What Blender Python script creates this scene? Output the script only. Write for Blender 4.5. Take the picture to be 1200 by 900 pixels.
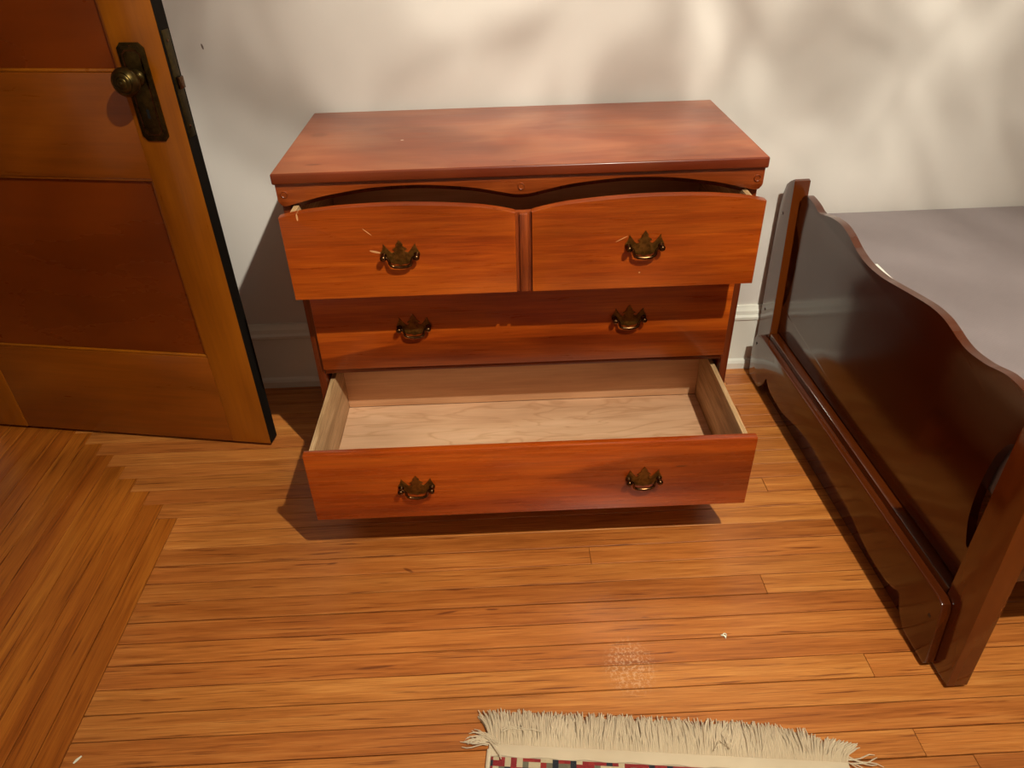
import bpy, bmesh, math, random
from mathutils import Vector, Matrix
from bisect import bisect_right

for o in list(bpy.data.objects): bpy.data.objects.remove(o)
S = bpy.context.scene
C = S.collection
random.seed(7)
PI = math.pi

# ------------------------------------------------------------------ camera
F_PX = 855.9
cam_d = bpy.data.cameras.new('camera'); cam = bpy.data.objects.new('camera', cam_d); C.objects.link(cam)
cam_d.sensor_width = 36; cam_d.lens = F_PX / 1200 * 36; cam_d.clip_start = 0.02
yaw, pitch, roll = -0.0215256, 0.6042725, 0.0299199
R = Matrix.Rotation(yaw, 3, 'Z') @ Matrix.Rotation(-pitch, 3, 'X') @ Matrix.Rotation(roll, 3, 'Y')
right, fwd, up = R.col[0], R.col[1], R.col[2]
M = Matrix((right, up, -fwd)).transposed().to_4x4()
M.translation = Vector((-0.0574729, -1.9100965, 1.2886965))
cam.matrix_world = M
S.camera = cam

# ------------------------------------------------------------------ world, light, exposure
w = bpy.data.worlds.new('world'); S.world = w; w.use_nodes = True
w.node_tree.nodes['Background'].inputs[0].default_value = (1.0, 0.8, 0.6, 1)
w.node_tree.nodes['Background'].inputs[1].default_value = 0.0
S.view_settings.view_transform = 'Standard'; S.view_settings.look = 'None'
S.view_settings.exposure = 0.0; S.view_settings.gamma = 1.0; S.view_settings.use_curve_mapping = False
LAMP = Vector((0.80, -2.12, 2.88))
LAMP_POWER = 345.0
LAMP_COLOR = (1.0, 0.985, 0.84)

# ------------------------------------------------------------------ mesh helpers
class MB:
    """collects primitive shapes and links them as one mesh object"""
    def __init__(s): s.bm = bmesh.new()
    def _bev(s, verts, b, seg=2):
        if b <= 0: return
        edges = {e for v in verts for e in v.link_edges}
        bmesh.ops.bevel(s.bm, geom=list(edges), offset=b, segments=seg, affect='EDGES', profile=0.5, clamp_overlap=True)
    def box(s, x0, x1, y0, y1, z0, z1, b=0.0, seg=2, mat=None):
        vs = [s.bm.verts.new((x, y, z)) for x in (x0, x1) for y in (y0, y1) for z in (z0, z1)]
        for f in ((0,1,3,2),(4,6,7,5),(0,4,5,1),(2,3,7,6),(0,2,6,4),(1,5,7,3)):
            s.bm.faces.new([vs[i] for i in f])
        s._bev(vs, b, seg)
        return s
    def prism(s, pts, a0, a1, axis='y', b=0.0, seg=2, only_outline=True):
        """pts 2d polygon; extruded along axis from a0 to a1. axis y: (x,z); x: (y,z); z: (x,y)"""
        def P(p, a):
            return {'y': (p[0], a, p[1]), 'x': (a, p[0], p[1]), 'z': (p[0], p[1], a)}[axis]
        A = [s.bm.verts.new(P(p, a0)) for p in pts]; B = [s.bm.verts.new(P(p, a1)) for p in pts]
        n = len(pts)
        fa = s.bm.faces.new(A); fb = s.bm.faces.new(B[::-1])
        for i in range(n): s.bm.faces.new([A[i], A[(i+1) % n], B[(i+1) % n], B[i]][::-1])
        if b > 0:
            ed = set(fa.edges) | set(fb.edges)
            bmesh.ops.bevel(s.bm, geom=list(ed), offset=b, segments=seg, affect='EDGES', profile=0.5, clamp_overlap=True)
        return s
    def lathe(s, prof, n=24, M=Matrix()):
        """prof: list of (r, h) along local z"""
        rings = []
        for r, h in prof:
            if r < 1e-6: rings.append([s.bm.verts.new(M @ Vector((0, 0, h)))])
            else: rings.append([s.bm.verts.new(M @ Vector((r*math.cos(2*PI*i/n), r*math.sin(2*PI*i/n), h))) for i in range(n)])
        for a, c in zip(rings, rings[1:]):
            for i in range(n):
                j = (i+1) % n
                if len(a) == 1 and len(c) == 1: continue
                if len(a) == 1: s.bm.faces.new([a[0], c[i], c[j]])
                elif len(c) == 1: s.bm.faces.new([a[i], c[0], a[j]])
                else: s.bm.faces.new([a[i], c[i], c[j], a[j]])
        return s
    def tube(s, pts, r, n=8, cap=True):
        pts = [Vector(p) for p in pts]
        rr = r if isinstance(r, (list, tuple)) else [r]*len(pts)
        rings = []; prev = None
        for i, p in enumerate(pts):
            t = (pts[min(i+1, len(pts)-1)] - pts[max(i-1, 0)]).normalized()
            if prev is None:
                prev = t.cross(Vector((0, 0, 1)))
                if prev.length < 1e-3: prev = t.cross(Vector((1, 0, 0)))
            u = (prev - t*prev.dot(t)).normalized(); v = t.cross(u); prev = u
            rings.append([s.bm.verts.new(p + rr[i]*(u*math.cos(2*PI*k/n) + v*math.sin(2*PI*k/n))) for k in range(n)])
        for a, c in zip(rings, rings[1:]):
            for k in range(n): s.bm.faces.new([a[k], a[(k+1) % n], c[(k+1) % n], c[k]])
        if cap: s.bm.faces.new(rings[0][::-1]); s.bm.faces.new(rings[-1])
        return s
    def build(s, name, mat, parent=None, smooth=35, loc=None, rotz=0.0, **props):
        bmesh.ops.recalc_face_normals(s.bm, faces=s.bm.faces)
        me = bpy.data.meshes.new(name); s.bm.to_mesh(me); s.bm.free()
        me.materials.append(mat)
        if smooth:
            for p in me.polygons: p.use_smooth = True
            me.set_sharp_from_angle(angle=math.radians(smooth))
        o = bpy.data.objects.new(name, me); C.objects.link(o)
        if parent: o.parent = parent
        if loc is not None: o.location = loc
        o.rotation_euler.z = rotz
        for k, v in props.items(): o[k] = v
        return o

def thing(name, label, cat, loc=(0, 0, 0), rotz=0.0, group=None, kind=None):
    o = bpy.data.objects.new(name, None); C.objects.link(o)
    o.empty_display_size = 0.1
    o.location = loc; o.rotation_euler.z = rotz
    o['label'] = label; o['category'] = cat
    if group: o['group'] = group
    if kind: o['kind'] = kind
    return o

def smooth_curve(pts, n=8):
    """catmull-rom through 2d points"""
    out = []
    for i in range(len(pts)-1):
        p0 = pts[max(i-1, 0)]; p1 = pts[i]; p2 = pts[i+1]; p3 = pts[min(i+2, len(pts)-1)]
        for k in range(n):
            t = k/n; t2 = t*t; t3 = t2*t
            out.append(tuple(0.5*((2*p1[j]) + (-p0[j]+p2[j])*t + (2*p0[j]-5*p1[j]+4*p2[j]-p3[j])*t2 + (-p0[j]+3*p1[j]-3*p2[j]+p3[j])*t3) for j in (0, 1)))
    out.append(tuple(pts[-1]))
    return out

# ------------------------------------------------------------------ material helpers
def srgb(r, g, b):
    f = lambda c: (c/255/12.92) if c/255 <= 0.04045 else ((c/255+0.055)/1.055)**2.4
    return (f(r), f(g), f(b), 1)

class N:
    def __init__(s, name):
        s.m = bpy.data.materials.new(name); s.m.use_nodes = True
        s.t = s.m.node_tree; s.p = s.t.nodes['Principled BSDF']
    def n(s, typ, **kw):
        nd = s.t.nodes.new(typ)
        for k, v in kw.items(): setattr(nd, k, v)
        return nd
    def l(s, a, b): s.t.links.new(a, b)
    def coord(s, scale=(1, 1, 1), out='Object', offset=None, rot=(0, 0, 0)):
        tc = s.n('ShaderNodeTexCoord'); mp = s.n('ShaderNodeMapping')
        mp.inputs['Scale'].default_value = scale; mp.inputs['Rotation'].default_value = rot
        src = tc.outputs[out]
        if offset is not None:
            ad = s.n('ShaderNodeVectorMath', operation='ADD'); s.l(src, ad.inputs[0]); s.l(offset, ad.inputs[1]); src = ad.outputs[0]
        s.l(src, mp.inputs['Vector']); return mp.outputs['Vector']
    def noise(s, vec, scale=5, detail=4, rough=0.55, dist=0.0):
        nd = s.n('ShaderNodeTexNoise'); s.l(vec, nd.inputs['Vector'])
        nd.inputs['Scale'].default_value = scale; nd.inputs['Detail'].default_value = detail
        nd.inputs['Roughness'].default_value = rough; nd.inputs['Distortion'].default_value = dist
        return nd.outputs['Fac']
    def ramp(s, fac, stops, interp='LINEAR'):
        r = s.n('ShaderNodeValToRGB'); r.color_ramp.interpolation = interp
        e = r.color_ramp.elements
        while len(e) < len(stops): e.new(0.5)
        for k, (pos, col) in enumerate(stops):
            e[k].position = pos; e[k].color = col if len(col) == 4 else (*col, 1)
        s.l(fac, r.inputs['Fac']); return r.outputs['Color']
    def math(s, op, a, b=None, c=None):
        nd = s.n('ShaderNodeMath', operation=op)
        for i, x in enumerate((a, b, c)):
            if x is None: continue
            if isinstance(x, (int, float)): nd.inputs[i].default_value = x
            else: s.l(x, nd.inputs[i])
        return nd.outputs[0]
    def mix(s, fac, a, b, mode='MIX'):
        nd = s.n('ShaderNodeMix', data_type='RGBA', blend_type=mode)
        if isinstance(fac, (int, float)): nd.inputs[0].default_value = fac
        else: s.l(fac, nd.inputs[0])
        for i, x in ((6, a), (7, b)):
            if isinstance(x, tuple): nd.inputs[i].default_value = x
            else: s.l(x, nd.inputs[i])
        return nd.outputs[2]
    def xyz(s, vec):
        nd = s.n('ShaderNodeSeparateXYZ'); s.l(vec, nd.inputs[0]); return nd.outputs
    def step(s, v, a, b):
        """0 below a, 1 above b (smooth); a>b reverses"""
        nd = s.n('ShaderNodeMapRange', interpolation_type='SMOOTHSTEP')
        s.l(v, nd.inputs['Value'])
        if a < b: nd.inputs['From Min'].default_value = a; nd.inputs['From Max'].default_value = b
        else:
            nd.inputs['From Min'].default_value = b; nd.inputs['From Max'].default_value = a
            nd.inputs['To Min'].default_value = 1; nd.inputs['To Max'].default_value = 0
        return nd.outputs[0]
    def spot(s, a, b, ca, cb, ra, rb, soft=0.4, slope=0.0):
        """elliptic mask in coordinates a,b"""
        da = s.math('SUBTRACT', a, ca); db = s.math('SUBTRACT', b, cb)
        if slope: db = s.math('SUBTRACT', db, s.math('MULTIPLY', da, slope))
        da = s.math('DIVIDE', da, ra); db = s.math('DIVIDE', db, rb)
        d = s.math('ADD', s.math('MULTIPLY', da, da), s.math('MULTIPLY', db, db))
        return s.step(d, 1.0, 1.0-soft)
    def bump(s, h, strength=0.2, dist=0.001):
        b = s.n('ShaderNodeBump'); b.inputs['Strength'].default_value = strength; b.inputs['Distance'].default_value = dist
        s.l(h, b.inputs['Height']); s.l(b.outputs[0], s.p.inputs['Normal'])
    def set(s, **kw):
        for k, v in kw.items():
            k = {'color': 'Base Color', 'rough': 'Roughness', 'metal': 'Metallic', 'coat': 'Coat Weight', 'coat_rough': 'Coat Roughness', 'spec': 'Specular IOR Level', 'sheen': 'Sheen Weight'}[k]
            if isinstance(v, (int, float, tuple)): s.p.inputs[k].default_value = v
            else: s.l(v, s.p.inputs[k])
        return s.m

def grain_cols(n, axis, scale=1.0, offset=None, fine=1.0, stretch=14):
    """two grain masks (broad figure, fine fibre) running along the axis"""
    sc = {'x': (1, stretch, stretch), 'y': (stretch, 1, stretch), 'z': (stretch, stretch, 1)}[axis]
    v = n.coord(sc, offset=offset)
    broad = n.noise(v, 1.6*scale, 3, 0.5, 0.9)
    fine_ = n.noise(v, 9*scale*fine, 5, 0.6, 0.3)
    sc2 = tuple((1.5 if c == 1 else c*5) for c in sc)
    fibre = n.noise(n.coord(sc2, offset=offset), 6*scale, 2, 0.5, 0.0)
    return broad, fine_, fibre

def wood(name, cols, axis='x', rough=0.28, coat=0.3, scale=1.0, stretch=14, extra=None, bump=0.08, rv=0.08, fibre_amt=0.35):
    """cols: dark, mid, light"""
    n = N(name)
    br, fi, fb = grain_cols(n, axis, scale, stretch=stretch)
    f = n.math('ADD', n.math('MULTIPLY', br, 0.65), n.math('MULTIPLY', fi, 0.35))
    col = n.ramp(f, [(0.32, cols[0]), (0.5, cols[1]), (0.68, cols[2])])
    dk = n.ramp(fb, [(0.42, (0.55, 0.5, 0.45)), (0.56, (1, 1, 1))])
    col = n.mix(fibre_amt, col, dk, 'MULTIPLY')
    if extra: col = extra(n, col)
    r = n.math('ADD', n.math('MULTIPLY', fi, rv*2), rough-rv)
    n.bump(n.math('ADD', fi, fb), bump, 0.0008)
    return n.set(color=col, rough=r, coat=coat, coat_rough=0.12)

# --- dresser woods
D_DARK, D_MID, D_LIGHT = srgb(136, 50, 8), srgb(168, 71, 12), srgb(194, 92, 20)
def ex_top_drawer(n, col):
    x, y, z = n.xyz(n.coord())
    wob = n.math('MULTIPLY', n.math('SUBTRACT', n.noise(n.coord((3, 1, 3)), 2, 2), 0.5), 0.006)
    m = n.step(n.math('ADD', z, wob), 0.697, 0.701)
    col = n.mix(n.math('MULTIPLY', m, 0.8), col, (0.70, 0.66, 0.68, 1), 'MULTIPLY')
    sc = n.spot(x, z, 0.203, 0.6845, 0.012, 0.0025, slope=-0.25)
    sc = n.math('MAXIMUM', sc, n.spot(x, z, 0.192, 0.727, 0.009, 0.0012, slope=-0.9))
    sc = n.math('MAXIMUM', sc, n.spot(x, z, 0.695, 0.693, 0.013, 0.001, slope=0.5))
    sc = n.math('MAXIMUM', sc, n.spot(x, z, 0.062, 0.762, 0.002, 0.008))
    sc = n.math('MAXIMUM', sc, n.spot(x, z, 0.736, 0.618, 0.002, 0.002))
    return n.mix(n.math('MULTIPLY', sc, 0.75), col, srgb(225, 170, 115))
def ex_mid_drawer(n, col):
    x, y, z = n.xyz(n.coord())
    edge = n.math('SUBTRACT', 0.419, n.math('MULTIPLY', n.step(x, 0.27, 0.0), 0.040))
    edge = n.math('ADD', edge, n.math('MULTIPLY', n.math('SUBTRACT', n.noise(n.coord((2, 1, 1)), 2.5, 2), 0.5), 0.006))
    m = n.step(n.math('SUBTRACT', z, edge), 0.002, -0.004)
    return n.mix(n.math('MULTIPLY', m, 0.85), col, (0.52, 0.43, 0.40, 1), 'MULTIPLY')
def ex_low_drawer(n, col):
    x, y, z = n.xyz(n.coord())
    wob = n.math('MULTIPLY', n.math('SUBTRACT', n.noise(n.coord((2, 1, 4)), 2.0, 2), 0.5), 0.02)
    zz = n.math('ADD', z, wob)
    strip = n.step(zz, 0.291, 0.296)
    # heartwood wedge opening to the right
    half = n.math('MULTIPLY', n.step(x, 0.46, 0.80), 0.062)
    dz = n.math('ABSOLUTE', n.math('SUBTRACT', zz, 0.228))
    wedge = n.step(n.math('SUBTRACT', half, dz), -0.004, 0.012)
    wedge = n.math('MULTIPLY', wedge, n.step(x, 0.46, 0.55))
    wedge = n.math('MULTIPLY', wedge, n.math('SUBTRACT', 1.0, strip))
    col = n.mix(n.math('MULTIPLY', wedge, 0.7), col, (0.50, 0.44, 0.44, 1), 'MULTIPLY')
    knot = n.spot(x, z, 0.822, 0.2475, 0.016, 0.0016, 0.7)
    return n.mix(n.math('MULTIPLY', knot, 0.85), col, srgb(35, 12, 5))
def ex_top(n, col):
    x, y, z = n.xyz(n.coord())
    bl = n.noise(n.coord((2.2, 5, 1)), 1.6, 3, 0.6, 0.6)
    col = n.mix(n.ramp(bl, [(0.42, (0, 0, 0)), (0.68, (0.55, 0.55, 0.55))]), col, srgb(184, 116, 76))
    sp = n.spot(x, y, 0.078, -0.414, 0.022, 0.006, 0.9)
    sp = n.math('MAXIMUM', sp, n.math('MULTIPLY', n.spot(x, y, 0.05, -0.20, 0.025, 0.02, 0.9), 0.5))
    sp = n.math('MAXIMUM', sp, n.spot(x, y, 0.487, -0.433, 0.006, 0.004, 0.8))
    col = n.mix(n.math('MULTIPLY', sp, 0.6), col, srgb(95, 45, 30))
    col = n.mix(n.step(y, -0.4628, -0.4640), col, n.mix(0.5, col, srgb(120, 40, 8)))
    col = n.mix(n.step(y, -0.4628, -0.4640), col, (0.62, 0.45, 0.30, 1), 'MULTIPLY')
    w_ = n.spot(x, y, 0.245, -0.262, 0.004, 0.003)
    return n.mix(w_, col, srgb(240, 220, 200))

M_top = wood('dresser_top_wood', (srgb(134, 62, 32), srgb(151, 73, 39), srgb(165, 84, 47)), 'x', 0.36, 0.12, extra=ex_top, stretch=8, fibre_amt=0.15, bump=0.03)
M_case = wood('dresser_case_wood', (srgb(98, 36, 9), srgb(132, 55, 15), srgb(158, 74, 26)), 'x', 0.3, 0.25)
M_casev = wood('dresser_side_wood', (srgb(78, 27, 7), srgb(104, 38, 10), srgb(126, 50, 15)), 'z', 0.3, 0.25)
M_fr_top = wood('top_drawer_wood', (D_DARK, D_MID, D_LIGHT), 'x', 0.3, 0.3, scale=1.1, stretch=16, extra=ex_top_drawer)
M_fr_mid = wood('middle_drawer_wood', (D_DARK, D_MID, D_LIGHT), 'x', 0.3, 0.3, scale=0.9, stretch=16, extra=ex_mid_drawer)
M_fr_low = wood('bottom_drawer_wood', (srgb(142, 50, 9), srgb(170, 70, 13), srgb(192, 88, 20)), 'x', 0.28, 0.3, scale=0.8, stretch=13, extra=ex_low_drawer)
M_groove = wood('fluted_strip_wood', (srgb(70, 22, 8), srgb(140, 60, 20), srgb(165, 80, 30)), 'z', 0.35, 0.15, scale=1.5)
def ex_flame(n, col):
    v = n.coord((1.6, 7, 4)); f = n.noise(v, 1.7, 2, 0.5, 1.6)
    ln = n.ramp(f, [(0.47, (1, 1, 1)), (0.5, (0.72, 0.62, 0.5)), (0.53, (1, 1, 1))])
    return n.mix(0.55, col, ln, 'MULTIPLY')
M_raw = wood('raw_drawer_bottom_wood', (srgb(190, 142, 104), srgb(208, 160, 122), srgb(222, 178, 140)), 'x', 0.5, 0.0, scale=0.8, stretch=6, extra=ex_flame, fibre_amt=0.1, bump=0.03)
M_rawy = wood('raw_drawer_side_wood', (srgb(150, 112, 72), srgb(198, 158, 112), srgb(220, 184, 140)), 'y', 0.55, 0.0, scale=1.6, stretch=12, fibre_amt=0.55)
M_rawback = wood('raw_drawer_back_wood', (srgb(196, 142, 100), srgb(210, 158, 114), srgb(222, 172, 130)), 'x', 0.55, 0.0, scale=0.8, stretch=9, fibre_amt=0.15, bump=0.03)
M_dark_in = wood('case_interior_wood', (srgb(70, 48, 28), srgb(88, 62, 38), srgb(104, 76, 48)), 'x', 0.7, 0.0)

# --- door, bed woods
def ex_veneer(n, col):
    x, y, z = n.xyz(n.coord())
    bl = n.noise(n.coord((2.2, 1, 1.5)), 1.3, 1, 0.4, 0.2)
    return n.mix(0.7, col, n.ramp(bl, [(0.3, (0.5, 0.42, 0.40)), (0.7, (1, 1, 1))]), 'MULTIPLY')
M_door_v = wood('door_stile_wood', (srgb(132, 68, 5), srgb(154, 84, 8), srgb(168, 95, 12)), 'z', 0.3, 0.35, scale=0.5, stretch=10, fibre_amt=0.12)
M_door_h = wood('door_rail_wood', (srgb(114, 55, 4), srgb(134, 66, 6), srgb(148, 76, 10)), 'x', 0.3, 0.35, scale=0.5, stretch=10, fibre_amt=0.12)
M_door_p = wood('door_panel_wood', (srgb(112, 46, 3), srgb(128, 54, 4), srgb(144, 68, 6)), 'x', 0.28, 0.4, scale=0.25, stretch=3, extra=ex_veneer, fibre_amt=0.1)
M_door_e = wood('door_edge_wood', (srgb(14, 8, 4), srgb(20, 12, 5), srgb(26, 16, 7)), 'z', 0.85, 0.0)
M_door_e.node_tree.nodes['Principled BSDF'].inputs['Specular IOR Level'].default_value = 0.15
M_bed = wood('bed_wood', (srgb(62, 22, 4), srgb(76, 30, 6), srgb(88, 38, 8)), 'x', 0.14, 0.3, scale=0.3, stretch=5, fibre_amt=0.05, bump=0.0, rv=0.01)
M_bedv = wood('bed_post_wood', (srgb(76, 30, 5), srgb(92, 40, 8), srgb(108, 50, 12)), 'z', 0.14, 0.3, scale=0.3, stretch=5, fibre_amt=0.05, bump=0.0, rv=0.01)

# --- floor
KNOTS = [(-0.282, -0.772, 0.014, 0.005, -0.5), (-0.46, -0.742, 0.016, 0.0035, 0.1), (-0.19, -0.895, 0.030, 0.004, 0.15), (-0.093, -0.892, 0.018, 0.003, 0.0), (-0.33, -1.02, 0.05, 0.004, 0.05)]
def floor_mat(name, axis, tint=None):
    n = N(name)
    oi = n.n('ShaderNodeObjectInfo')
    off = n.n('ShaderNodeCombineXYZ'); n.l(n.math('MULTIPLY', oi.outputs['Random'], 37.0), off.inputs[0]); n.l(n.math('MULTIPLY', oi.outputs['Random'], 91.0), off.inputs[1])
    br, fi, fb = grain_cols(n, axis, 1.0, offset=off.outputs[0], stretch=22)
    f = n.math('ADD', n.math('MULTIPLY', br, 0.55), n.math('MULTIPLY', fi, 0.45))
    c1 = n.ramp(f, [(0.30, srgb(158, 93, 38)), (0.48, srgb(196, 124, 58)), (0.66, srgb(218, 150, 78))])
    # dark resin streaks along the grain
    st = n.noise(n.coord({'x': (2.4, 75, 10)}.get(axis), offset=off.outputs[0]), 2.2, 4, 0.55, 0.5)
    c1 = n.mix(n.ramp(st, [(0.58, (0, 0, 0)), (0.70, (0.85, 0.85, 0.85))]), c1, srgb(118, 58, 20))
    dk = n.ramp(fb, [(0.36, (0.62, 0.55, 0.48)), (0.52, (1, 1, 1))])
    c1 = n.mix(0.6, c1, dk, 'MULTIPLY')
    tone = n.ramp(oi.outputs['Random'], [(0.0, srgb(222, 200, 182)), (0.25, srgb(250, 242, 232)), (0.45, srgb(230, 208, 194)), (0.7, srgb(244, 226, 212)), (1.0, srgb(255, 250, 240))])
    c1 = n.mix(1.0, c1, tone, 'MULTIPLY')
    if tint: c1 = n.mix(1.0, c1, tint, 'MULTIPLY')
    g2 = n.n('ShaderNodeNewGeometry'); KX, KY, KZ = n.xyz(g2.outputs['Position'])
    kn = None
    for (kx, ky, ra, rb, sl) in KNOTS:
        q = n.spot(KX, KY, kx, ky, ra, rb, 0.9, slope=sl)
        kn = q if kn is None else n.math('MAXIMUM', kn, q)
    c1 = n.mix(n.math('MULTIPLY', kn, 0.75), c1, srgb(92, 40, 14))
    # pale speckled highlight painted into the floor colour in front of the dresser
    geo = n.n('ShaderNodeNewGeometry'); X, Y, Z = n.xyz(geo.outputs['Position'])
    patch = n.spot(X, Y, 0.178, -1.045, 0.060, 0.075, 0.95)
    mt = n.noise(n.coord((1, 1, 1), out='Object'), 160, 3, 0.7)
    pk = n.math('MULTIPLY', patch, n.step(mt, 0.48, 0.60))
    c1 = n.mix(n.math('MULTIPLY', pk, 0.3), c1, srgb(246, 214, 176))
    r = n.math('ADD', n.math('MULTIPLY', fi, 0.2), 0.26)
    n.bump(n.math('ADD', fi, n.math('MULTIPLY', fb, 0.6)), 0.16, 0.001)
    return n.set(color=c1, rough=r, coat=0.15, coat_rough=0.25)
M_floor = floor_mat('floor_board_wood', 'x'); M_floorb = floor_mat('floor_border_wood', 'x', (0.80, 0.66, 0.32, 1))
n = N('subfloor_gap'); M_sub = n.set(color=srgb(38, 18, 8), rough=0.8)

# --- wall, ceiling, trims
def plaster(name, col, marks=False):
    n = N(name)
    t = n.noise(n.coord(), 260, 2, 0.6); b2 = n.noise(n.coord(), 14, 4, 0.55)
    c = n.mix(n.ramp(b2, [(0.3, (0, 0, 0)), (0.7, (0.2, 0.2, 0.2))]), col, tuple(list(x*0.9 for x in col[:3])+[1]))
    if marks:
        g = n.n('ShaderNodeNewGeometry'); X, Y, Z = n.xyz(g.outputs['Position'])
        m = n.spot(X, Z, -0.735, 0.977, 0.003, 0.007, 0.5, slope=-1.0)
        c = n.mix(m, c, srgb(110, 90, 80))
    n.bump(n.math('ADD', n.math('MULTIPLY', t, 0.35), b2), 0.1, 0.002)
    return n.set(color=c, rough=0.55)
M_wall = plaster('wall_paint', srgb(214, 204, 196), True)
M_ceil = plaster('ceiling_paint', srgb(226, 220, 210))
n = N('trim_gloss_paint'); M_trim = n.set(color=srgb(226, 220, 208), rough=0.25, coat=0.3)

# --- metals
def metal(name, c0, c1, rough, met=0.9):
    n = N(name); f = n.noise(n.coord(), 90, 3, 0.6)
    col = n.ramp(f, [(0.35, c0), (0.65, c1)])
    n.bump(n.noise(n.coord(), 300, 2), 0.15, 0.0004)
    return n.set(color=col, rough=rough, metal=met)
M_brass = metal('aged_brass', srgb(96, 66, 26), srgb(142, 102, 44), 0.42)
M_brassd = metal('dark_brass', srgb(66, 44, 26), srgb(112, 78, 48), 0.22, 1.0)
M_bronze = metal('dark_bronze', srgb(58, 46, 20), srgb(84, 66, 30), 0.36)
M_bronzed = metal('lock_face_bronze', srgb(54, 44, 20), srgb(74, 60, 26), 0.5)
n = N('keyhole_black'); M_black = n.set(color=srgb(6, 5, 4), rough=0.9)
n = N('screw_dark'); M_screw = n.set(color=srgb(48, 28, 18), rough=0.5)
n = N('white_chip'); M_chip = n.set(color=srgb(238, 236, 214), rough=0.5)
n = N('felt_pad'); M_felt = n.set(color=srgb(196, 178, 150), rough=0.9)

# --- cloth
def cloth(name, a, b, sc=700):
    n = N(name)
    x, y, z = n.xyz(n.coord())
    wv = n.math('MULTIPLY', n.math('SINE', n.math('MULTIPLY', x, sc)), n.math('SINE', n.math('MULTIPLY', y, sc)))
    f = n.noise(n.coord(), 12, 3, 0.6)
    col = n.mix(f, a, b)
    n.bump(n.math('ADD', wv, n.math('MULTIPLY', n.noise(n.coord(), 9, 2), 3)), 0.12, 0.001)
    return n.set(color=col, rough=0.85, sheen=0.15)
M_matt = cloth('grey_mattress_fabric', srgb(126, 112, 112), srgb(136, 122, 121))
M_pipe = cloth('white_piping', srgb(232, 226, 214), srgb(240, 234, 224))
M_fringe = cloth('cream_cotton', srgb(198, 176, 144), srgb(216, 196, 166), 2500)
def rug_pile():
    n = N('rug_pile')
    v = n.coord()
    x, y, z = n.xyz(v)
    cell = 0.0105
    qx = n.math('FLOOR', n.math('DIVIDE', x, cell)); qy = n.math('FLOOR', n.math('DIVIDE', y, cell))
    cb = n.n('ShaderNodeCombineXYZ'); n.l(qx, cb.inputs[0]); n.l(qy, cb.inputs[1])
    wn = n.n('ShaderNodeTexWhiteNoise'); n.l(cb.outputs[0], wn.inputs['Vector'])
    blk = n.ramp(wn.outputs['Value'], [(0, srgb(138, 24, 26)), (0.36, srgb(22, 26, 38)), (0.5, srgb(196, 176, 140)), (0.68, srgb(150, 34, 28)), (0.88, srgb(108, 100, 78))], 'CONSTANT')
    field = n.ramp(n.noise(n.coord((1, 1, 1)), 22, 2, 0.5), [(0, srgb(128, 26, 26)), (0.55, srgb(24, 28, 46)), (0.68, srgb(186, 160, 120))], 'CONSTANT')
    bord = n.math('MAXIMUM', n.step(y, -0.075, -0.074), n.math('MAXIMUM', n.step(x, 0.06, 0.059), n.step(x, 0.57, 0.571)))
    col = n.mix(bord, field, blk)
    n.bump(n.noise(n.coord(), 500, 2), 0.5, 0.002)
    return n.set(color=col, rough=0.95, sheen=0.3)
M_rug = rug_pile()
def bulb_mat():
    n = N('lamp_bulb_glow'); n.p.inputs['Emission Color'].default_value = (*LAMP_COLOR, 1); n.p.inputs['Emission Strength'].default_value = 8
    return n.m
M_bulb = bulb_mat()
n = N('lamp_enamel'); M_enamel = n.set(color=srgb(220, 214, 200), rough=0.4)

# ================================================================== SETTING
X0, X1, Y0, Y1, H = -1.58, 2.95, -3.9, 0.02, 3.10
def struct(name, mb, mat, label, cat, smooth=0):
    o = mb.build(name, mat, smooth=smooth); o['kind'] = 'structure'; o['label'] = label; o['category'] = cat
    return o
struct('wall_back', MB().box(X0-1.3, X1+0.1, Y1, Y1+0.1, 0, H), M_wall, 'off-white plaster wall behind the chest of drawers and the bed', 'wall')
struct('wall_right', MB().box(X1, X1+0.1, Y0, Y1, 0, H), M_wall, 'off-white plaster wall at the far end of the bed', 'wall')
struct('wall_front', MB().box(X0-1.3, X1+0.1, Y0-0.1, Y0, 0, H), M_wall, 'off-white plaster wall opposite the chest of drawers', 'wall')
DY0, DY1, DH = -1.03, -0.135, 2.06
wl = MB().box(X0-0.12, X0, Y0, DY0, 0, H).box(X0-0.12, X0, DY1, Y1, 0, H).box(X0-0.12, X0, DY0, DY1, DH, H)
struct('wall_left', wl, M_wall, 'off-white plaster wall with the doorway the wooden door hangs in', 'wall')
struct('wall_hall', MB().box(X0-1.4, X0-1.3, Y0, Y1, 0, H), M_wall, 'off-white hallway wall beyond the doorway', 'wall')
struct('ceiling', MB().box(X0-1.3, X1, Y0, Y1, H, H+0.1), M_ceil, 'white plaster ceiling of the bedroom', 'ceiling')
def casing():
    m = MB()
    for (a, b_) in ((DY0-0.10, DY0-0.005), ):
        m.box(X0, X0+0.02, a, b_, 0, DH+0.10, 0.003)
    m.box(X0, X0+0.02, DY1+0.005, DY1+0.10, 0, DH+0.10, 0.003)
    m.box(X0, X0+0.02, DY0-0.005, DY1+0.005, DH+0.005, DH+0.10, 0.003)
    return m
struct('trim_1', casing(), M_door_v, 'brown wooden casing around the doorway in the left wall', 'door trim')

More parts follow.
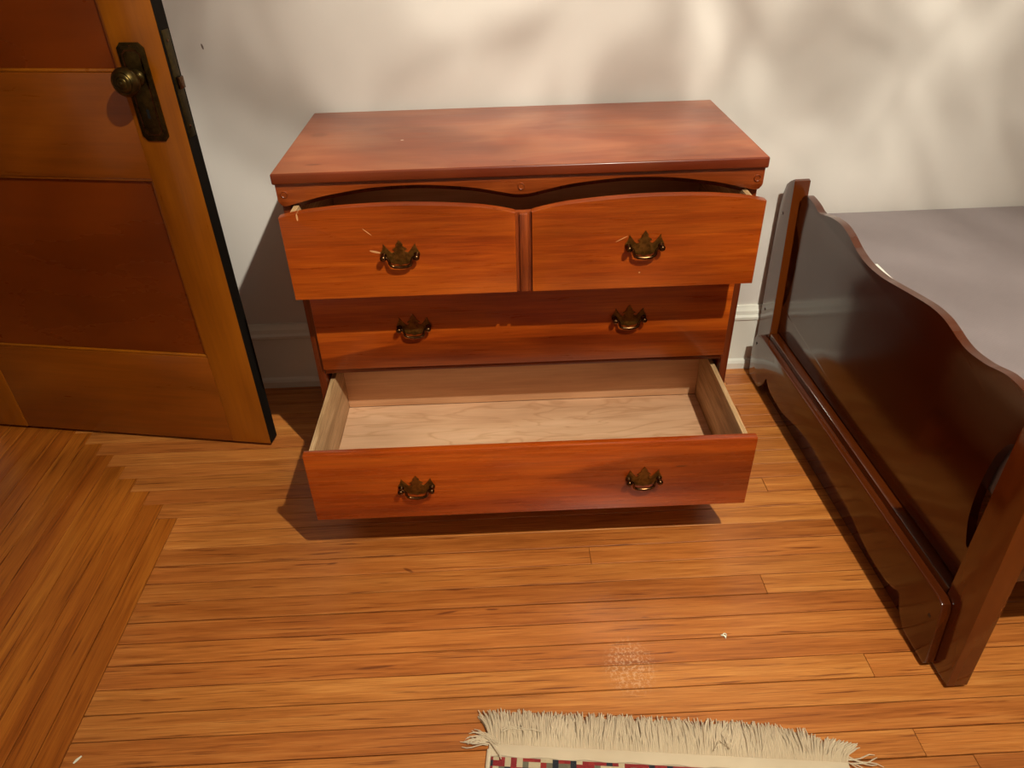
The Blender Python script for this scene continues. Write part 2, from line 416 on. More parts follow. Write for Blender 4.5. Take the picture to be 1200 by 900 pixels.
def base_profile(y):  # wall-side at +, face towards -y; (y,z)
    return [(y+0.02, 0), (y-0.012, 0), (y-0.012, 0.020), (y-0.008, 0.028), (y-0.001, 0.032), (y, 0.036), (y, 0.168),
            (y-0.004, 0.172), (y-0.004, 0.180), (y+0.002, 0.186), (y+0.004, 0.198), (y+0.010, 0.206), (y+0.012, 0.212), (y+0.02, 0.212)]
m = MB().prism(base_profile(0.0), X0, X1, 'x')
struct('baseboard_back', m, M_trim, 'glossy white moulded baseboard along the back wall', 'baseboard', smooth=25)
m = MB().box(X1-0.02, X1, Y0, Y1-0.02, 0, 0.205, 0.004)
struct('baseboard_right', m, M_trim, 'glossy white baseboard at the far end of the bed', 'baseboard')

# ---- floor: every board is a part
fl = struct('floor', MB().box(X0-1.3, X1, Y0, Y1, -0.06, -0.0155), M_sub, 'varnished orange-brown strip wood floor with a mitred border', 'floor')
PW, YA, XA = 0.0525, -0.569, -0.8735
def board(length, width, rot, cx, cy, name='plank', mat=None):
    ga, gb = random.uniform(0.0005, 0.0016), random.uniform(0.0005, 0.0016)
    m = MB().box(-length/2+0.0004, length/2-0.0004, -width/2+ga, width/2-gb, -0.015, 0.0, 0.0007, 1)
    dz = random.uniform(-0.0005, 0.0)
    return m.build(name, mat or M_floor, fl, smooth=0, loc=(cx, cy, dz), rotz=rot)
FX1 = X1
def row(xa, xb, y0, y1, joints):
    xs = [xa] + [j for j in joints if xa+0.1 < j < xb-0.1] + [xb]
    for a, c in zip(xs, xs[1:]): board(c-a, y1-y0, 0.0, (a+c)/2, (y0+y1)/2)
# field rows below the corner
fixed = {3: [0.136, 1.35], 5: [0.506, 1.9], 9: [0.647, 2.1], 12: [0.668], 1: [1.55], 0: [1.2], 2: [1.05, 2.2], 4: [1.45], 6: [1.15], 7: [1.7], 8: [1.3], 10: [1.5], 11: [1.25], 13: [0.75]}
NROW = 34
for k in range(NROW):
    y1 = YA - k*PW; y0 = y1 - PW
    j = fixed.get(k, [random.uniform(-0.3, 0.8), random.uniform(1.1, 1.6)])
    row(XA, FX1, y0, y1, j)
# rows between the corner and the back wall (stepped mitre)
for k in range(11):
    y0 = YA + k*PW; y1 = min(y0 + PW, 0.02)
    if y1 - y0 < 0.01: continue
    row(XA-(k+1)*PW, FX1, y0, y1, [random.uniform(0.6, 0.72) + 0.35*(k % 3), random.uniform(1.7, 2.4)])
# border strips running towards the camera
YB = YA - NROW*PW
for k in range(14):
    x1 = XA - k*PW; x0 = x1 - PW
    yt = min(YA + k*PW, 0.02)
    if k >= 11: yt = 0.02
    js = [random.uniform(-1.7, -1.45)]
    ys = [YB] + js + [yt]
    for a, c in zip(ys, ys[1:]): board(c-a, PW, PI/2, (x0+x1)/2, (a+c)/2, mat=M_floorb)
# the rest of the floor (hall, and behind the camera) joined
m = MB(); y = YB
while y > Y0:
    m.box(X0, X1, max(y-PW, Y0), y-0.001, -0.015, 0); y -= PW
x = XA - 14*PW
while x > X0-1.3:
    m.box(max(x-PW, X0-1.3), x-0.001, Y0, 0.02, -0.015, 0); x -= PW
m.build('plank_run', M_floor, fl, smooth=0, kind='stuff')

# ================================================================== DOOR
DA = Vector((-0.6995, -0.3042)); d_ang = math.atan2(-0.1474, 0.825)
door = thing('door_1', 'brown varnished panelled wooden door standing open at the left with dark bronze hardware', 'door', (DA.x, DA.y, 0), d_ang, kind='structure')
DW, DT, ZB, DHt = 0.858, 0.040, 0.012, 2.03
SW = 0.112
M_stile_o = MB().box(-SW, 0, 0, DT, ZB, DHt, 0.0015).build('stile', M_door_v, door)
MB().box(-DW, -DW+SW, 0, DT, ZB, DHt, 0.0015).build('stile', M_door_v, door)
MB().box(0.0001, 0.0012, 0.001, DT-0.001, ZB, DHt).build('door_edge', M_door_e, door, label='dark unvarnished edge')
rails = [(ZB, 0.287), (0.760, 0.982), (1.90, DHt)]
for a, c in rails:
    MB().box(-DW+SW+0.0003, -SW-0.0003, 0.0008, DT-0.0008, a, c, 0.001).build('rail', M_door_h, door)
for a, c in ((0.287, 0.760), (0.982, 1.90)):
    p = MB().box(-DW+SW-0.006, -SW+0.006, 0.011, DT-0.011, a-0.006, c+0.006).build('panel', M_door_p, door)
    # sticking bead around the recess
    m = MB()
    bx0, bx1 = -DW+SW, -SW
    for (u0, u1, v0, v1) in ((bx0, bx1, a, a+0.007), (bx0, bx1, c-0.007, c), (bx0, bx0+0.007, a+0.0071, c-0.0071), (bx1-0.007, bx1, a+0.0071, c-0.0071)):
        m.box(u0, u1, 0.004, 0.0112, v0, v1, 0.003)
    m.build('panel_bead', M_door_v, door)
# escutcheon plate
def clip(x0, x1, z0, z1, c): return [(x0+c, z0), (x1-c, z0), (x1, z0+c), (x1, z1-c), (x1-c, z1), (x0+c, z1), (x0, z1-c), (x0, z0+c)]
m = MB().prism(clip(-0.100, -0.040, 0.845, 1.040, 0.010), -0.003, 0.0005, 'y', 0.001)
m.prism(clip(-0.0945, -0.0455, 0.852, 1.033, 0.009), -0.0048, -0.0028, 'y', 0.001)
esc = m.build('escutcheon', M_bronze, door)
m = MB()   # raised inner rim
o_, i_ = clip(-0.0905, -0.0495, 0.858, 1.027, 0.008), clip(-0.0875, -0.0525, 0.861, 1.024, 0.007)
for k in range(8):
    a, c = o_[k], o_[(k+1) % 8]; a2, c2 = i_[k], i_[(k+1) % 8]
    m.prism([a, c, c2, a2], -0.0058, -0.0046, 'y')
m.build('plate_rim', M_brassd, esc)
kh = [(-0.070+0.0038*math.cos(t), 0.908+0.0038*math.sin(t)) for t in [math.radians(x) for x in range(-50, 231, 28)]] + [(-0.0735, 0.893), (-0.0665, 0.893)]
MB().prism(kh, -0.0054, -0.0046, 'y').build('keyhole', M_black, esc, label='black keyhole')
for zz in (1.0335, 0.8515):
    MB().lathe([(0, 0.0022), (0.002, 0.0018), (0.003, 0.0)], 10, Matrix.Translation((-0.070, -0.0030, zz)) @ Matrix.Rotation(PI/2, 4, 'X')).build('plate_screw', M_brassd, esc)
kz = 0.975
Mk = Matrix.Translation((-0.070, 0, kz)) @ Matrix.Rotation(PI/2, 4, 'X')
prof = [(0.0, 0.0), (0.016, 0.003), (0.016, 0.007), (0.010, 0.010), (0.009, 0.026), (0.013, 0.030), (0.022, 0.034), (0.0275, 0.041), (0.0285, 0.048), (0.0265, 0.055), (0.0215, 0.0605),
        (0.0195, 0.0600), (0.0180, 0.0625), (0.0135, 0.0645), (0.0120, 0.0638), (0.0105, 0.0655), (0.006, 0.0668), (0.0048, 0.0660), (0.0035, 0.0672), (0.0, 0.0676)]
MB().lathe(prof, 36, Mk).build('knob', M_bronze, door, smooth=60)
# lock face and latch on the edge
MB().prism([(0.007, 0.850), (DT-0.007, 0.850), (DT-0.007, 1.060), (0.007, 1.060)], 0.0010, 0.0028, 'x', 0.0005).build('lock_face', M_bronzed, door)
m = MB().prism([(0.012, 0.948), (0.030, 0.948), (0.030, 0.972), (0.012, 0.972)], 0.0025, 0.011, 'x', 0.003)
m.build('latch', M_brassd, door)
for zz in (0.872, 1.04):
    MB().lathe([(0, 0.0015), (0.003, 0.001), (0.004, 0)], 10, Matrix.Translation((0.0026, DT/2, zz)) @ Matrix.Rotation(PI/2, 4, 'Y')).build('lock_screw', M_brassd, door)
for zz in (0.25, 1.78):
    MB().tube([(-DW-0.004, DT+0.004, zz-0.045), (-DW-0.004, DT+0.004, zz+0.045)], 0.007, 12).build('hinge', M_bronze, door)

# ================================================================== DRESSER
TH = -0.006036
dr = thing('dresser', 'low three-drawer chest in reddish-brown wood, top and bottom drawers pulled open, against the wall', 'chest of drawers', (-0.49255, 0.0, 0), TH)
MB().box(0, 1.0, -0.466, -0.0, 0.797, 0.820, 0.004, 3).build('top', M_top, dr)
for x0 in (0.008, 0.972):
    sp = [(-0.448, 0.02), (-0.448, 0.7968), (-0.02, 0.7968), (-0.02, 0.02)]
    MB().prism(sp, x0, x0+0.018, 'x', 0.0015).build('side_panel', M_casev, dr)
MB().box(0.0265, 0.9715, -0.028, -0.020, 0.08, 0.7965).build('back_panel', M_dark_in, dr)
# scalloped apron under the top
half = [(0.004, 0.764), (0.010, 0.753), (0.020, 0.7515), (0.045, 0.757), (0.090, 0.768), (0.134, 0.7755), (0.190, 0.783), (0.250, 0.786), (0.308, 0.7855), (0.394, 0.7775), (0.450, 0.767), (0.481, 0.7605), (0.500, 0.759)]
sc = smooth_curve(half, 4); full = sc + [(1.0-x, z) for x, z in sc[::-1][1:]]
MB().prism([(0.004, 0.7968)] + full + [(0.996, 0.7968)], -0.459, -0.4485, 'y', 0.0015).build('apron', M_case, dr)
inner = [(0.0265, 0.7915)] + [(min(max(x, 0.0265), 0.9735), z-0.011) for x, z in full if 0.027 < x < 0.973] + [(0.9715, 0.7915)]
MB().prism(inner, -0.4483, -0.436, 'y', 0.001).build('apron_backing', M_casev, dr)
for xx in (0.020, 0.500, 0.982):
    zz = 0.776
    m = MB().lathe([(0.0072, 0.0), (0.0072, 0.0016), (0.0062, 0.0026), (0.0052, 0.0018), (0.0048, 0.0010), (0.0, 0.0014)], 20, Matrix.Translation((xx, -0.459, zz)) @ Matrix.Rotation(PI/2, 4, 'X'))
    m.build('plug', M_case, dr, smooth=60)
# rails between the drawers, dust boards, base
for z0, z1 in ((0.552, 0.572), (0.330, 0.345)):
    MB().box(0.0265, 0.9715, -0.4455, -0.40, z0, z1, 0.001).build('front_rail', M_case, dr)
    MB().box(0.0265, 0.9715, -0.3995, -0.0285, z0+0.004, z1-0.006).build('dust_board', M_dark_in, dr)
MB().box(0.0265, 0.9715, -0.4455, -0.0285, 0.105, 0.124, 0.001).build('bottom_board', M_dark_in, dr)
bp = [(0.006, 0.0), (0.085, 0.0)] + smooth_curve([(0.085, 0.0), (0.10, 0.035), (0.14, 0.05), (0.20, 0.055)], 5)[1:] + [(0.80, 0.055)] + smooth_curve([(0.80, 0.055), (0.86, 0.05), (0.90, 0.035), (0.915, 0.0)], 5)[1:] + [(0.992, 0.0), (0.992, 0.1045), (0.006, 0.1045)]
MB().prism(bp, -0.462, -0.4485, 'y', 0.001).build('base_apron', M_case, dr)
for x0 in (0.0275, 0.9305):
    MB().box(x0, x0+0.04, -0.07, -0.03, 0.0, 0.079, 0.003).build('back_foot', M_casev, dr)

# pull hardware
hp = [(0, 33), (4, 27), (7.5, 22.5), (4, 20.5), (9, 17), (14.5, 13.5), (8, 10), (12, 7), (16, 4.5), (20, 8), (24.5, 15), (31.5, 25), (32, 18), (35, 11), (39, 6), (40, 1), (37.5, -3), (38, -8), (33, -9), (30, -6), (27, -8), (22.5, -14), (18, -15), (13, -19), (8, -17), (4, -20), (0, -22)]
plate_poly = [(x/1000, z/1000) for x, z in hp] + [(-x/1000, z/1000) for x, z in hp[::-1][1:-1]]
def make_pull(cx, cz, yf, parent):
    m = MB().prism([(cx+x, cz+z) for x, z in plate_poly], yf-0.0022, yf-0.0002, 'y', 0.0005, 1)
    for s in (-1, 1):   # embossed lines
        m.tube([(cx+s*0.009, yf-0.0022, cz+0.004), (cx+s*0.013, yf-0.0026, cz-0.004), (cx+s*0.010, yf-0.0022, cz-0.013)], 0.0007, 5)
    m.build('pull_plate', M_brass, parent)
    m = MB()
    for s in (-1, 1):
        Mx = Matrix.Translation((cx+s*0.033, yf-0.0022, cz)) @ Matrix.Rotation(PI/2, 4, 'X')
        m.lathe([(0.0065, 0.0), (0.0055, 0.003), (0.0035, 0.005), (0.0035, 0.009), (0.0062, 0.011), (0.0066, 0.014), (0.0045, 0.0175), (0.0, 0.0188)], 14, Mx)
    path = [(-33, 10, 0), (-28.5, 11, 0), (-24.5, 11, -3), (-22.5, 11, -8), (-22, 11, -13), (-20, 11, -17.5), (-13, 11.5, -20.5), (0, 12, -21.5), (13, 11.5, -20.5), (20, 11, -17.5), (22, 11, -13), (22.5, 11, -8), (24.5, 11, -3), (28.5, 11, 0), (33, 10, 0)]
    rr = [3.6, 2.8, 2.4, 2.5, 2.7, 2.8, 3.0, 3.2, 3.0, 2.8, 2.7, 2.5, 2.4, 2.8, 3.6]
    m.tube([(cx+a/1000, yf-b_/1000, cz+c/1000) for a, b_, c in path], [r/1000*1.12 for r in rr], 10)
    m.build('bail_handle', M_brassd, parent, smooth=60)

def drawer_box(parent, x0, x1, yf, yb, z0, zs, th=0.011, zb=None):
    """raw wood box behind a front; yf = inner face of front, yb = outside of back"""
    zb = zb or zs
    for a in (x0, x1-th):
        MB().box(a, a+th, yb, yf-0.0002 if False else yf, z0, zs, 0.001).build('drawer_side', M_rawy, parent)
    MB().box(x0+th+0.0003, x1-th-0.0003, yb-0.012, yb, z0+0.012, zb, 0.001).build('drawer_back', M_rawback, parent)
    MB().box(x0+th+0.0003, x1-th-0.0003, yb-0.0125, yf+0.0003, z0+0.008, z0+0.0115).build('drawer_bottom', M_raw, parent)

# top drawer, pulled out a little, double-arched front with a fluted strip in the middle
yf = -0.551
tp = smooth_curve([(0.025, 0.7615), (0.067, 0.7695), (0.110, 0.774), (0.150, 0.777), (0.232, 0.779), (0.314, 0.777), (0.396, 0.771), (0.440, 0.765), (0.484, 0.7555)], 5)
left = [(0.025, 0.583), (0.484, 0.583)] + tp[::-1]
rightp = [(1.0-x, z) for x, z in left][::-1]
m = MB().prism(left, yf, yf+0.020, 'y', 0.0022, 2).prism(rightp, yf, yf+0.020, 'y', 0.0022, 2)
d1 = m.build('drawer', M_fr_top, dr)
m = MB().prism([(0.4843, 0.583), (0.5157, 0.583), (0.5157, 0.7545), (0.500, 0.7535), (0.4843, 0.7545)], yf+0.0055, yf+0.020, 'y')
m.box(0.4915, 0.5085, yf+0.0005, yf+0.0056, 0.5832, 0.7525, 0.0022)
m.build('fluted_strip', M_groove, d1)
for cx, cz in ((0.252, 0.676), (0.742, 0.677)): make_pull(cx, cz, yf, d1)
drawer_box(d1, 0.032, 0.968, yf+0.020, -0.130, 0.590, 0.7495)
# middle drawer, shut
yf = -0.4585
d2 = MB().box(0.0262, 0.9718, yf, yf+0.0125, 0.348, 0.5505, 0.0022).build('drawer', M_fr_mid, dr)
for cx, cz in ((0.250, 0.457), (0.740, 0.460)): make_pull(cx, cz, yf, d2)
drawer_box(d2, 0.034, 0.966, yf+0.0125, -0.060, 0.352, 0.50)
# bottom drawer, wide open
yf = -0.733
d3 = MB().box(0.0245, 0.9765, yf, yf+0.018, 0.1297, 0.317, 0.003).build('drawer', M_fr_low, dr)
for cx, cz in ((0.253, 0.218), (0.743, 0.217)): make_pull(cx, cz, yf, d3)
drawer_box(d3, 0.030, 0.966, yf+0.018, -0.333, 0.143, 0.303)

# ================================================================== BED
b_ang = math.atan2(-1.108, 0.028)
bed = thing('bed', 'dark glossy brown wooden single bed frame with a scalloped footboard, end on to the wall', 'bed', (0.737, 0.0, 0), b_ang)
PT = 0.042
# posts: local x runs from the wall to the camera, local y runs away to the right, outer face y=0
bpst = [(0.018, 0.004), (0.104, 0.004), (0.097, 0.22), (0.081, 0.416), (0.070, 0.547), (0.068, 0.622), (0.059, 0.624), (0.036, 0.612), (0.018, 0.598), (0.008, 0.572), (0.004, 0.53), (0.006, 0.38), (0.014, 0.20)]
def post(poly): return MB().prism(poly, 0.0, PT, 'y', 0.003, 3)
post(bpst).build('post', M_bedv, bed)
fpst = [(1.043, 0.010), (1.128, 0.010), (1.117, 0.22), (1.105, 0.44), (1.099, 0.53), (1.096, 0.572), (1.088, 0.598), (1.070, 0.614), (1.048, 0.624), (1.036, 0.622), (1.034, 0.547), (1.036, 0.416), (1.040, 0.22)]
post(fpst).build('post', M_bedv, bed)
MB().box(1.06, 1.11, 0.006, 0.036, 0.0, 0.0098, 0.002).build('foot_pad', M_felt, bed, label='small pale pad under the front post')
# panel, set back, wavy top edge and a long slot beside each post
yo0, yo1 = 0.022, 0.040
topc = [(0.078, 0.578), (0.095, 0.592), (0.116, 0.594), (0.156, 0.589), (0.188, 0.581), (0.215, 0.586), (0.250, 0.594), (0.301, 0.5985), (0.345, 0.592), (0.390, 0.577), (0.430, 0.568), (0.470, 0.565), (0.520, 0.567), (0.563, 0.573), (0.643, 0.586), (0.702, 0.594), (0.746, 0.594), (0.778, 0.588), (0.810, 0.580), (0.839, 0.577), (0.875, 0.580), (0.898, 0.584), (0.941, 0.594), (0.985, 0.592), (1.010, 0.580), (1.033, 0.575)]
tc_ = smooth_curve(topc, 4)
GZ = 0.186
slot_l = smooth_curve([(0.0715, 0.505), (0.086, 0.498), (0.112, 0.470), (0.123, 0.435), (0.124, 0.38), (0.118, 0.32), (0.106, 0.280), (0.092, 0.263)], 4)
slot_r = [(1.012, 0.263), (1.002, 0.280), (0.988, 0.32), (0.982, 0.38), (0.984, 0.435), (0.990, 0.470), (1.002, 0.498), (1.012, 0.505)]
slot_r = smooth_curve(slot_r, 4)
pl = [(0.104, GZ), (1.034, GZ), (1.034, 0.262)] + slot_r + [(1.034, 0.507)] + tc_[::-1] + [(0.076, 0.507)] + slot_l + [(0.092, 0.262)]
MB().prism(pl, yo0, yo1, 'y', 0.004, 3).build('footboard_panel', M_bed, bed)
MB().box(0.104, 1.038, 0.0, yo1, 0.001, GZ-0.004, 0.004).build('lower_rail_and_added_light_block', M_bed, bed)  # rail with its lower part added down to the floor to block light
MB().box(0.104, 1.038, yo0+0.004, yo1-0.002, GZ-0.0038, GZ-0.0002).build('groove_strip', M_black, bed)
# apron board fixed over the posts
ap = [(0.052, 0.010), (0.128, 0.010)] + smooth_curve([(0.132, 0.014), (0.150, 0.030), (0.165, 0.050), (0.177, 0.078)], 3) + \
     smooth_curve([(0.180, 0.072), (0.205, 0.055), (0.28, 0.050), (0.341, 0.057), (0.43, 0.077), (0.565, 0.086), (0.70, 0.077), (0.789, 0.057), (0.85, 0.050), (0.925, 0.055), (0.95, 0.072)], 4) + \
     smooth_curve([(0.953, 0.078), (0.965, 0.050), (0.980, 0.030), (0.998, 0.014)], 3) + [(1.002, 0.010), (1.076, 0.010), (1.082, 0.020), (1.066, 0.150), (1.060, 0.164), (1.046, 0.170), (0.110, 0.164), (0.075, 0.160), (0.055, 0.148), (0.044, 0.125), (0.040, 0.09)]
MB().prism(ap, -0.020, -0.0003, 'y', 0.006, 3).build('apron_board', M_bed, bed)
for (uu, zz, yy) in ((0.030, 0.52, 0.0), (0.035, 0.225, 0.0), (0.068, 0.128, -0.020), (1.045, 0.115, -0.020)):
    MB().lathe([(0.0042, 0.0004), (0.003, 0.0012), (0.0, 0.0006)], 12, Matrix.Translation((uu, yy, zz)) @ Matrix.Rotation(PI/2, 4, 'X')).build('screw', M_screw, bed)
BL = 1.98
for u0 in (0.080, 1.050):
    MB().box(u0, u0+0.024, PT+0.0005, BL-0.0005, 0.235, 0.355, 0.003).build('side_rail', M_bed, bed)
for k in range(9):
    MB().box(0.1045, 1.0495, 0.16+k*0.21, 0.23+k*0.21, 0.245, 0.262, 0.002).build('slat', M_rawback, bed)
# headboard at the far end, out of the picture
for u0 in (0.062, 1.044):
    MB().box(u0, u0+0.080, BL, BL+PT, 0.0, 0.95, 0.004).build('post', M_bedv, bed)
MB().prism([(0.1423, 0.25), (1.0437, 0.25), (1.0437, 0.86)] + smooth_curve([(1.04, 0.88), (0.85, 0.90), (0.565, 0.95), (0.30, 0.90), (0.146, 0.88)], 5) + [(0.1423, 0.86)], BL+0.012, BL+0.030, 'y', 0.003).build('headboard_panel', M_bed, bed)

# mattress
mt = thing('mattress', 'bare grey fabric mattress with white piping lying on the bed frame', 'mattress', (0.737, 0.0, 0), -PI/2)
MU0, MU1, MV0, MV1, MZ0, MZ1 = -0.012, 1.072, 0.072, 1.955, 0.356, 0.504
def mattress(): return MB().box(MU0, MU1, MV0, MV1, MZ0, MZ1, 0.022, 5)
mattress().build('mattress_body', M_matt, mt, smooth=50)
m = MB().box(0.335, 0.445, 0.094, 0.127, MZ1-0.0005, MZ1+0.003, 0.001)
m.build('care_label', M_pipe, mt, smooth=0, label='white label sewn near the mattress edge')

# ================================================================== RUG
rug_ang = math.atan2(-0.067, 0.627)
rug = thing('rug', 'red and dark blue patterned rug with a long cream cotton fringe on the floor', 'rug', (-0.103, -1.190, 0), rug_ang)
RW, RL = 0.632, 1.25
MB().box(0.006, RW-0.006, -RL, -0.0245, 0.0, 0.0075, 0.002).build('pile', M_rug, rug)
MB().box(0.0, RW, -0.0243, 0.0, 0.0, 0.0045, 0.0018).build('woven_band', M_fringe, rug, label='flat cream woven end band')
m = MB()
for x in (0.0015, RW-0.0015): m.tube([(x, -RL, 0.0042), (x, -0.012, 0.0042)], 0.0042, 8)
m.tube([(0.004, -0.0235, 0.0062)] + [(0.004+(RW-0.008)*k/30, -0.0225+0.0015*math.sin(k*1.7), 0.0062) for k in range(1, 31)], 0.0016, 6)
m.build('selvage_cord', M_fringe, rug)
rnd = random.Random(3)
m = MB()
def tip_len(t):
    return 0.064 if t < 0.75 else 0.064 - 0.05*(t-0.75)
for layer, (cnt, zh, lf) in enumerate(((400, 0.0022, 1.0), (420, 0.006, 1.05), (360, 0.0095, 0.98))):
    for k in range(cnt):
        t = (k + rnd.uniform(-.4, .4))/cnt; t = min(max(t, 0.002), 0.998)
        x = 0.002 + (RW-0.004)*t
        a = 0.0
        if t < 0.10: a = -0.75*((0.10-t)/0.10)**1.3
        if t > 0.86: a = 1.05*((t-0.86)/0.14)**1.2
        a += rnd.gauss(0, 0.10) + 0.24*math.sin(x*47+1.0)*math.sin(x*19+0.4)
        L = tip_len(t)*lf*rnd.uniform(0.84, 1.08)
        if t > 0.9: L *= 0.85
        w1 = rnd.gauss(0, 0.14)
        pts = []
        px, py = x, -0.003
        segs = 5; ang = a*0.2
        for s_ in range(segs+1):
            q = s_/segs
            z = 0.0016 + zh*math.sin(min(q*1.25, 1.0)*PI*0.62) + rnd.uniform(-.0004, .0008)
            if q > 0.8: z -= zh*0.25
            pts.append((px, py, max(z, 0.0013)))
            ang = a*(0.3+0.9*q) + w1*math.sin(q*5)
            px += math.sin(ang)*L/segs; py += math.cos(ang)*L/segs
        m.tube(pts, [0.00105, 0.0012, 0.0014, 0.0015, 0.0014, 0.0008], 4)
# loose strands at the corners
for (sx, ang0, L, n_) in ((0.0, -1.75, 0.052, 7), (0.02, -1.15, 0.055, 6), (0.0, -1.45, 0.045, 6), (RW, 1.50, 0.055, 3), (RW, 1.95, 0.060, 3)):
    for k in range(n_):
        a = ang0 + rnd.gauss(0, 0.10); pts = []; px, py = sx + rnd.uniform(-.003, .003), rnd.uniform(-0.006, 0.012); l = L*rnd.uniform(0.7, 1.1)
        for s_ in range(6):
            pts.append((px, py, 0.004+0.004*math.sin(s_/5*PI)+rnd.uniform(0, .001))); aa = a + 0.35*math.sin(s_*1.1+k)
            px += math.sin(aa)*l/5; py += math.cos(aa)*l/5
        m.tube(pts, [0.0011]*5+[0.0006], 4)
for (x0, y0, pts_) in ((0.02, 0.022, [(0, 0), (0.012, 0.006), (0.03, 0.007), (0.05, 0.003), (0.062, 0.004), (0.075, 0.0)]), (0.022, 0.018, [(0, 0), (0.015, 0.008), (0.034, 0.006), (0.055, 0.008), (0.07, 0.004)]), (0.005, -0.002, [(0, 0), (0.006, -0.008), (0.014, -0.018), (0.02, -0.03)]), (0.40, 0.004, [(0, 0), (0.012, 0.018), (0.028, 0.004), (0.018, 0.032), (0.03, 0.045)])):
    m.tube([(x0+a, y0+b_, 0.0128) for a, b_ in pts_], 0.0011, 4)
m.build('fringe', M_fringe, rug, smooth=60, kind='stuff')

# ================================================================== SMALL THINGS
m = MB(); m.tube([(-0.004, -0.006, 0.0022), (0.0, 0, 0.0026), (0.005, 0.007, 0.0022)], [0.0016, 0.0024, 0.0014], 8)
o = m.build('plaster_chip', M_chip, None, smooth=60, loc=(-0.846, -1.181, 0)); o['label'] = 'small oblong white chip lying on the floor boards at the lower left'; o['category'] = 'chip'
m = MB()
m.tube([(-0.006, 0.001, 0.0016), (-0.002, 0.0, 0.0022), (0.002, -0.001, 0.002)], [0.0012, 0.0016, 0.0014], 7)
m.tube([(0.002+0.0035*math.cos(t), 0.001+0.0035*math.sin(t), 0.002) for t in [k*PI/5 for k in range(10)]], 0.0010, 6)
m.tube([(0.0015, -0.002, 0.0018), (0.002, -0.007, 0.0015)], [0.002, 0.0012], 7)
o = m.build('paint_flake', M_chip, None, smooth=60, loc=(0.382, -0.986, 0)); o['label'] = 'tiny crooked white flake lying on the floor between dresser and bed'; o['category'] = 'flake'

# ================================================================== CEILING LAMP
lamp = thing('ceiling_lamp', 'small white ceiling lamp with one bare bulb on a short stem', 'lamp', (LAMP.x, LAMP.y, H))
dz = LAMP.z - H
MB().lathe([(0.0, 0), (0.075, 0), (0.075, -0.012), (0.05, -0.03), (0.012, -0.034), (0.012, dz+0.125), (0.024, dz+0.115), (0.026, dz+0.085), (0.0, dz+0.085)], 28).build('canopy', M_enamel, lamp, smooth=40)
MB().lathe([(0.0, dz+0.084), (0.014, dz+0.082), (0.018, dz+0.066), (0.028, dz+0.05), (0.024, dz+0.038), (0.0, dz+0.032)], 20).build('bulb', M_bulb, lamp, smooth=60)
ld = bpy.data.lights.new('lamp_light', 'POINT'); ld.energy = LAMP_POWER; ld.color = LAMP_COLOR; ld.shadow_soft_size = 0.022
# soft pattern of unmodelled wavy glass put into the light: strength varies with direction
ld.use_nodes = True
t = ld.node_tree; em = t.nodes['Emission']
tc = t.nodes.new('ShaderNodeTexCoord'); mp = t.nodes.new('ShaderNodeMapping'); mp.inputs['Scale'].default_value = (8.0, 3.0, 3.6); mp.inputs['Rotation'].default_value = (0, -1.1, 0)
mp.vector_type = 'TEXTURE'; mp.inputs['Scale'].default_value = (1/8.5, 1/4, 1/4.8)
t.links.new(tc.outputs['Normal'], mp.inputs['Vector'])
nz = t.nodes.new('ShaderNodeTexNoise'); nz.inputs['Scale'].default_value = 1.5; nz.inputs['Detail'].default_value = 2.5; nz.inputs['Distortion'].default_value = 1.2; nz.inputs['Roughness'].default_value = 0.5
t.links.new(mp.outputs[0], nz.inputs['Vector'])
rp = t.nodes.new('ShaderNodeMapRange'); rp.inputs['From Min'].default_value = 0.36; rp.inputs['From Max'].default_value = 0.66; rp.inputs['To Min'].default_value = -0.46; rp.inputs['To Max'].default_value = 0.56
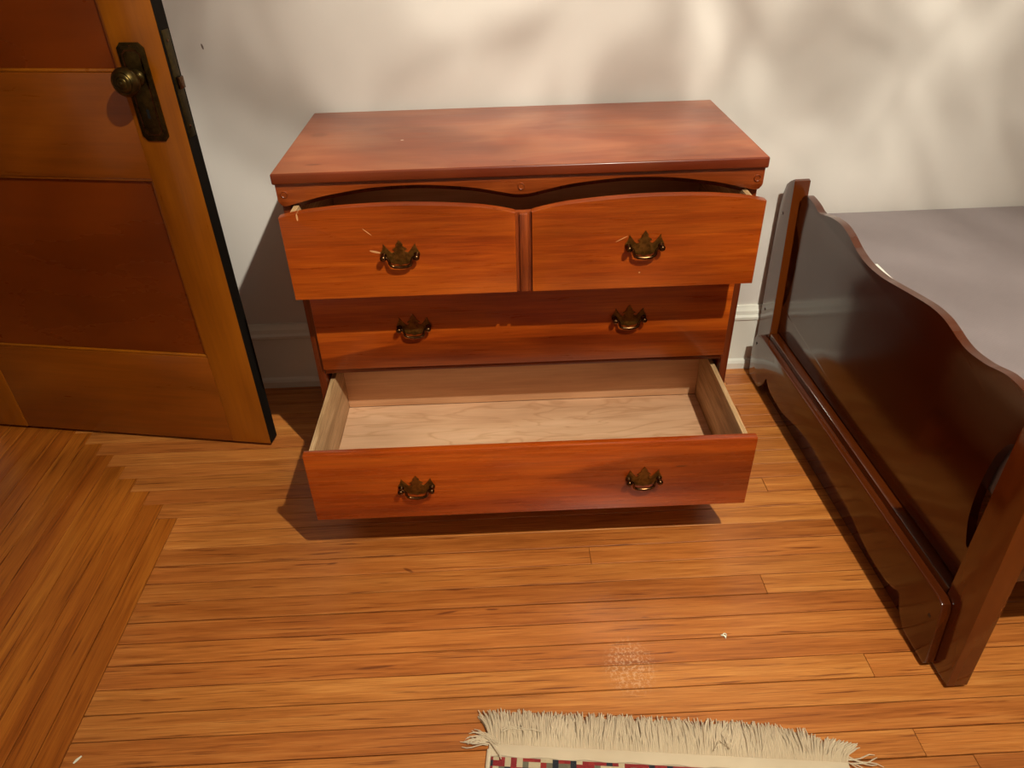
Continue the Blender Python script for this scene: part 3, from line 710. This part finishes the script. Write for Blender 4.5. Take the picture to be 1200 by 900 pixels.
t.links.new(nz.outputs['Fac'], rp.inputs['Value'])
# no shade is modelled; the pattern is set to fade towards straight down
sx = t.nodes.new('ShaderNodeSeparateXYZ'); t.links.new(tc.outputs['Normal'], sx.inputs[0])
fz = t.nodes.new('ShaderNodeMapRange'); fz.inputs['From Min'].default_value = -0.86; fz.inputs['From Max'].default_value = -0.66; fz.inputs['To Min'].default_value = 0.22; fz.inputs['To Max'].default_value = 1.0
t.links.new(sx.outputs['Z'], fz.inputs['Value'])
# no reflector there: added falloff shapes the light towards the dresser side
aim = Vector((-0.50, 1.58, -2.20)).normalized()
dt = t.nodes.new('ShaderNodeVectorMath'); dt.operation = 'DOT_PRODUCT'; dt.inputs[1].default_value = aim
t.links.new(tc.outputs['Normal'], dt.inputs[0])
ac = t.nodes.new('ShaderNodeMath'); ac.operation = 'ARCCOSINE'; t.links.new(dt.outputs['Value'], ac.inputs[0])
fc = t.nodes.new('ShaderNodeFloatCurve'); cv = fc.mapping.curves[0]
cv.points[0].location = (0.0, 1.0); cv.points[1].location = (1.0, 0.14)
for a_, v_ in ((12/90, 1.0), (18/90, 0.86), (25/90, 0.58), (35/90, 0.34), (50/90, 0.2)): cv.points.new(a_, v_)
fc.mapping.update()
dv = t.nodes.new('ShaderNodeMath'); dv.operation = 'DIVIDE'; dv.inputs[1].default_value = PI/2; t.links.new(ac.outputs[0], dv.inputs[0]); t.links.new(dv.outputs[0], fc.inputs['Value'])
fin = t.nodes.new('ShaderNodeMath'); fin.operation = 'MULTIPLY'; t.links.new(fc.outputs[0], fin.inputs[1]); t.links.new(fin.outputs[0], em.inputs['Strength'])
ml = t.nodes.new('ShaderNodeMath'); ml.operation = 'MULTIPLY_ADD'; ml.inputs[2].default_value = 1.0
t.links.new(rp.outputs[0], ml.inputs[0]); t.links.new(fz.outputs[0], ml.inputs[1]); t.links.new(ml.outputs[0], fin.inputs[0])
lo = bpy.data.objects.new('lamp_light', ld); C.objects.link(lo); lo.parent = lamp; lo.location = (0, 0, dz)
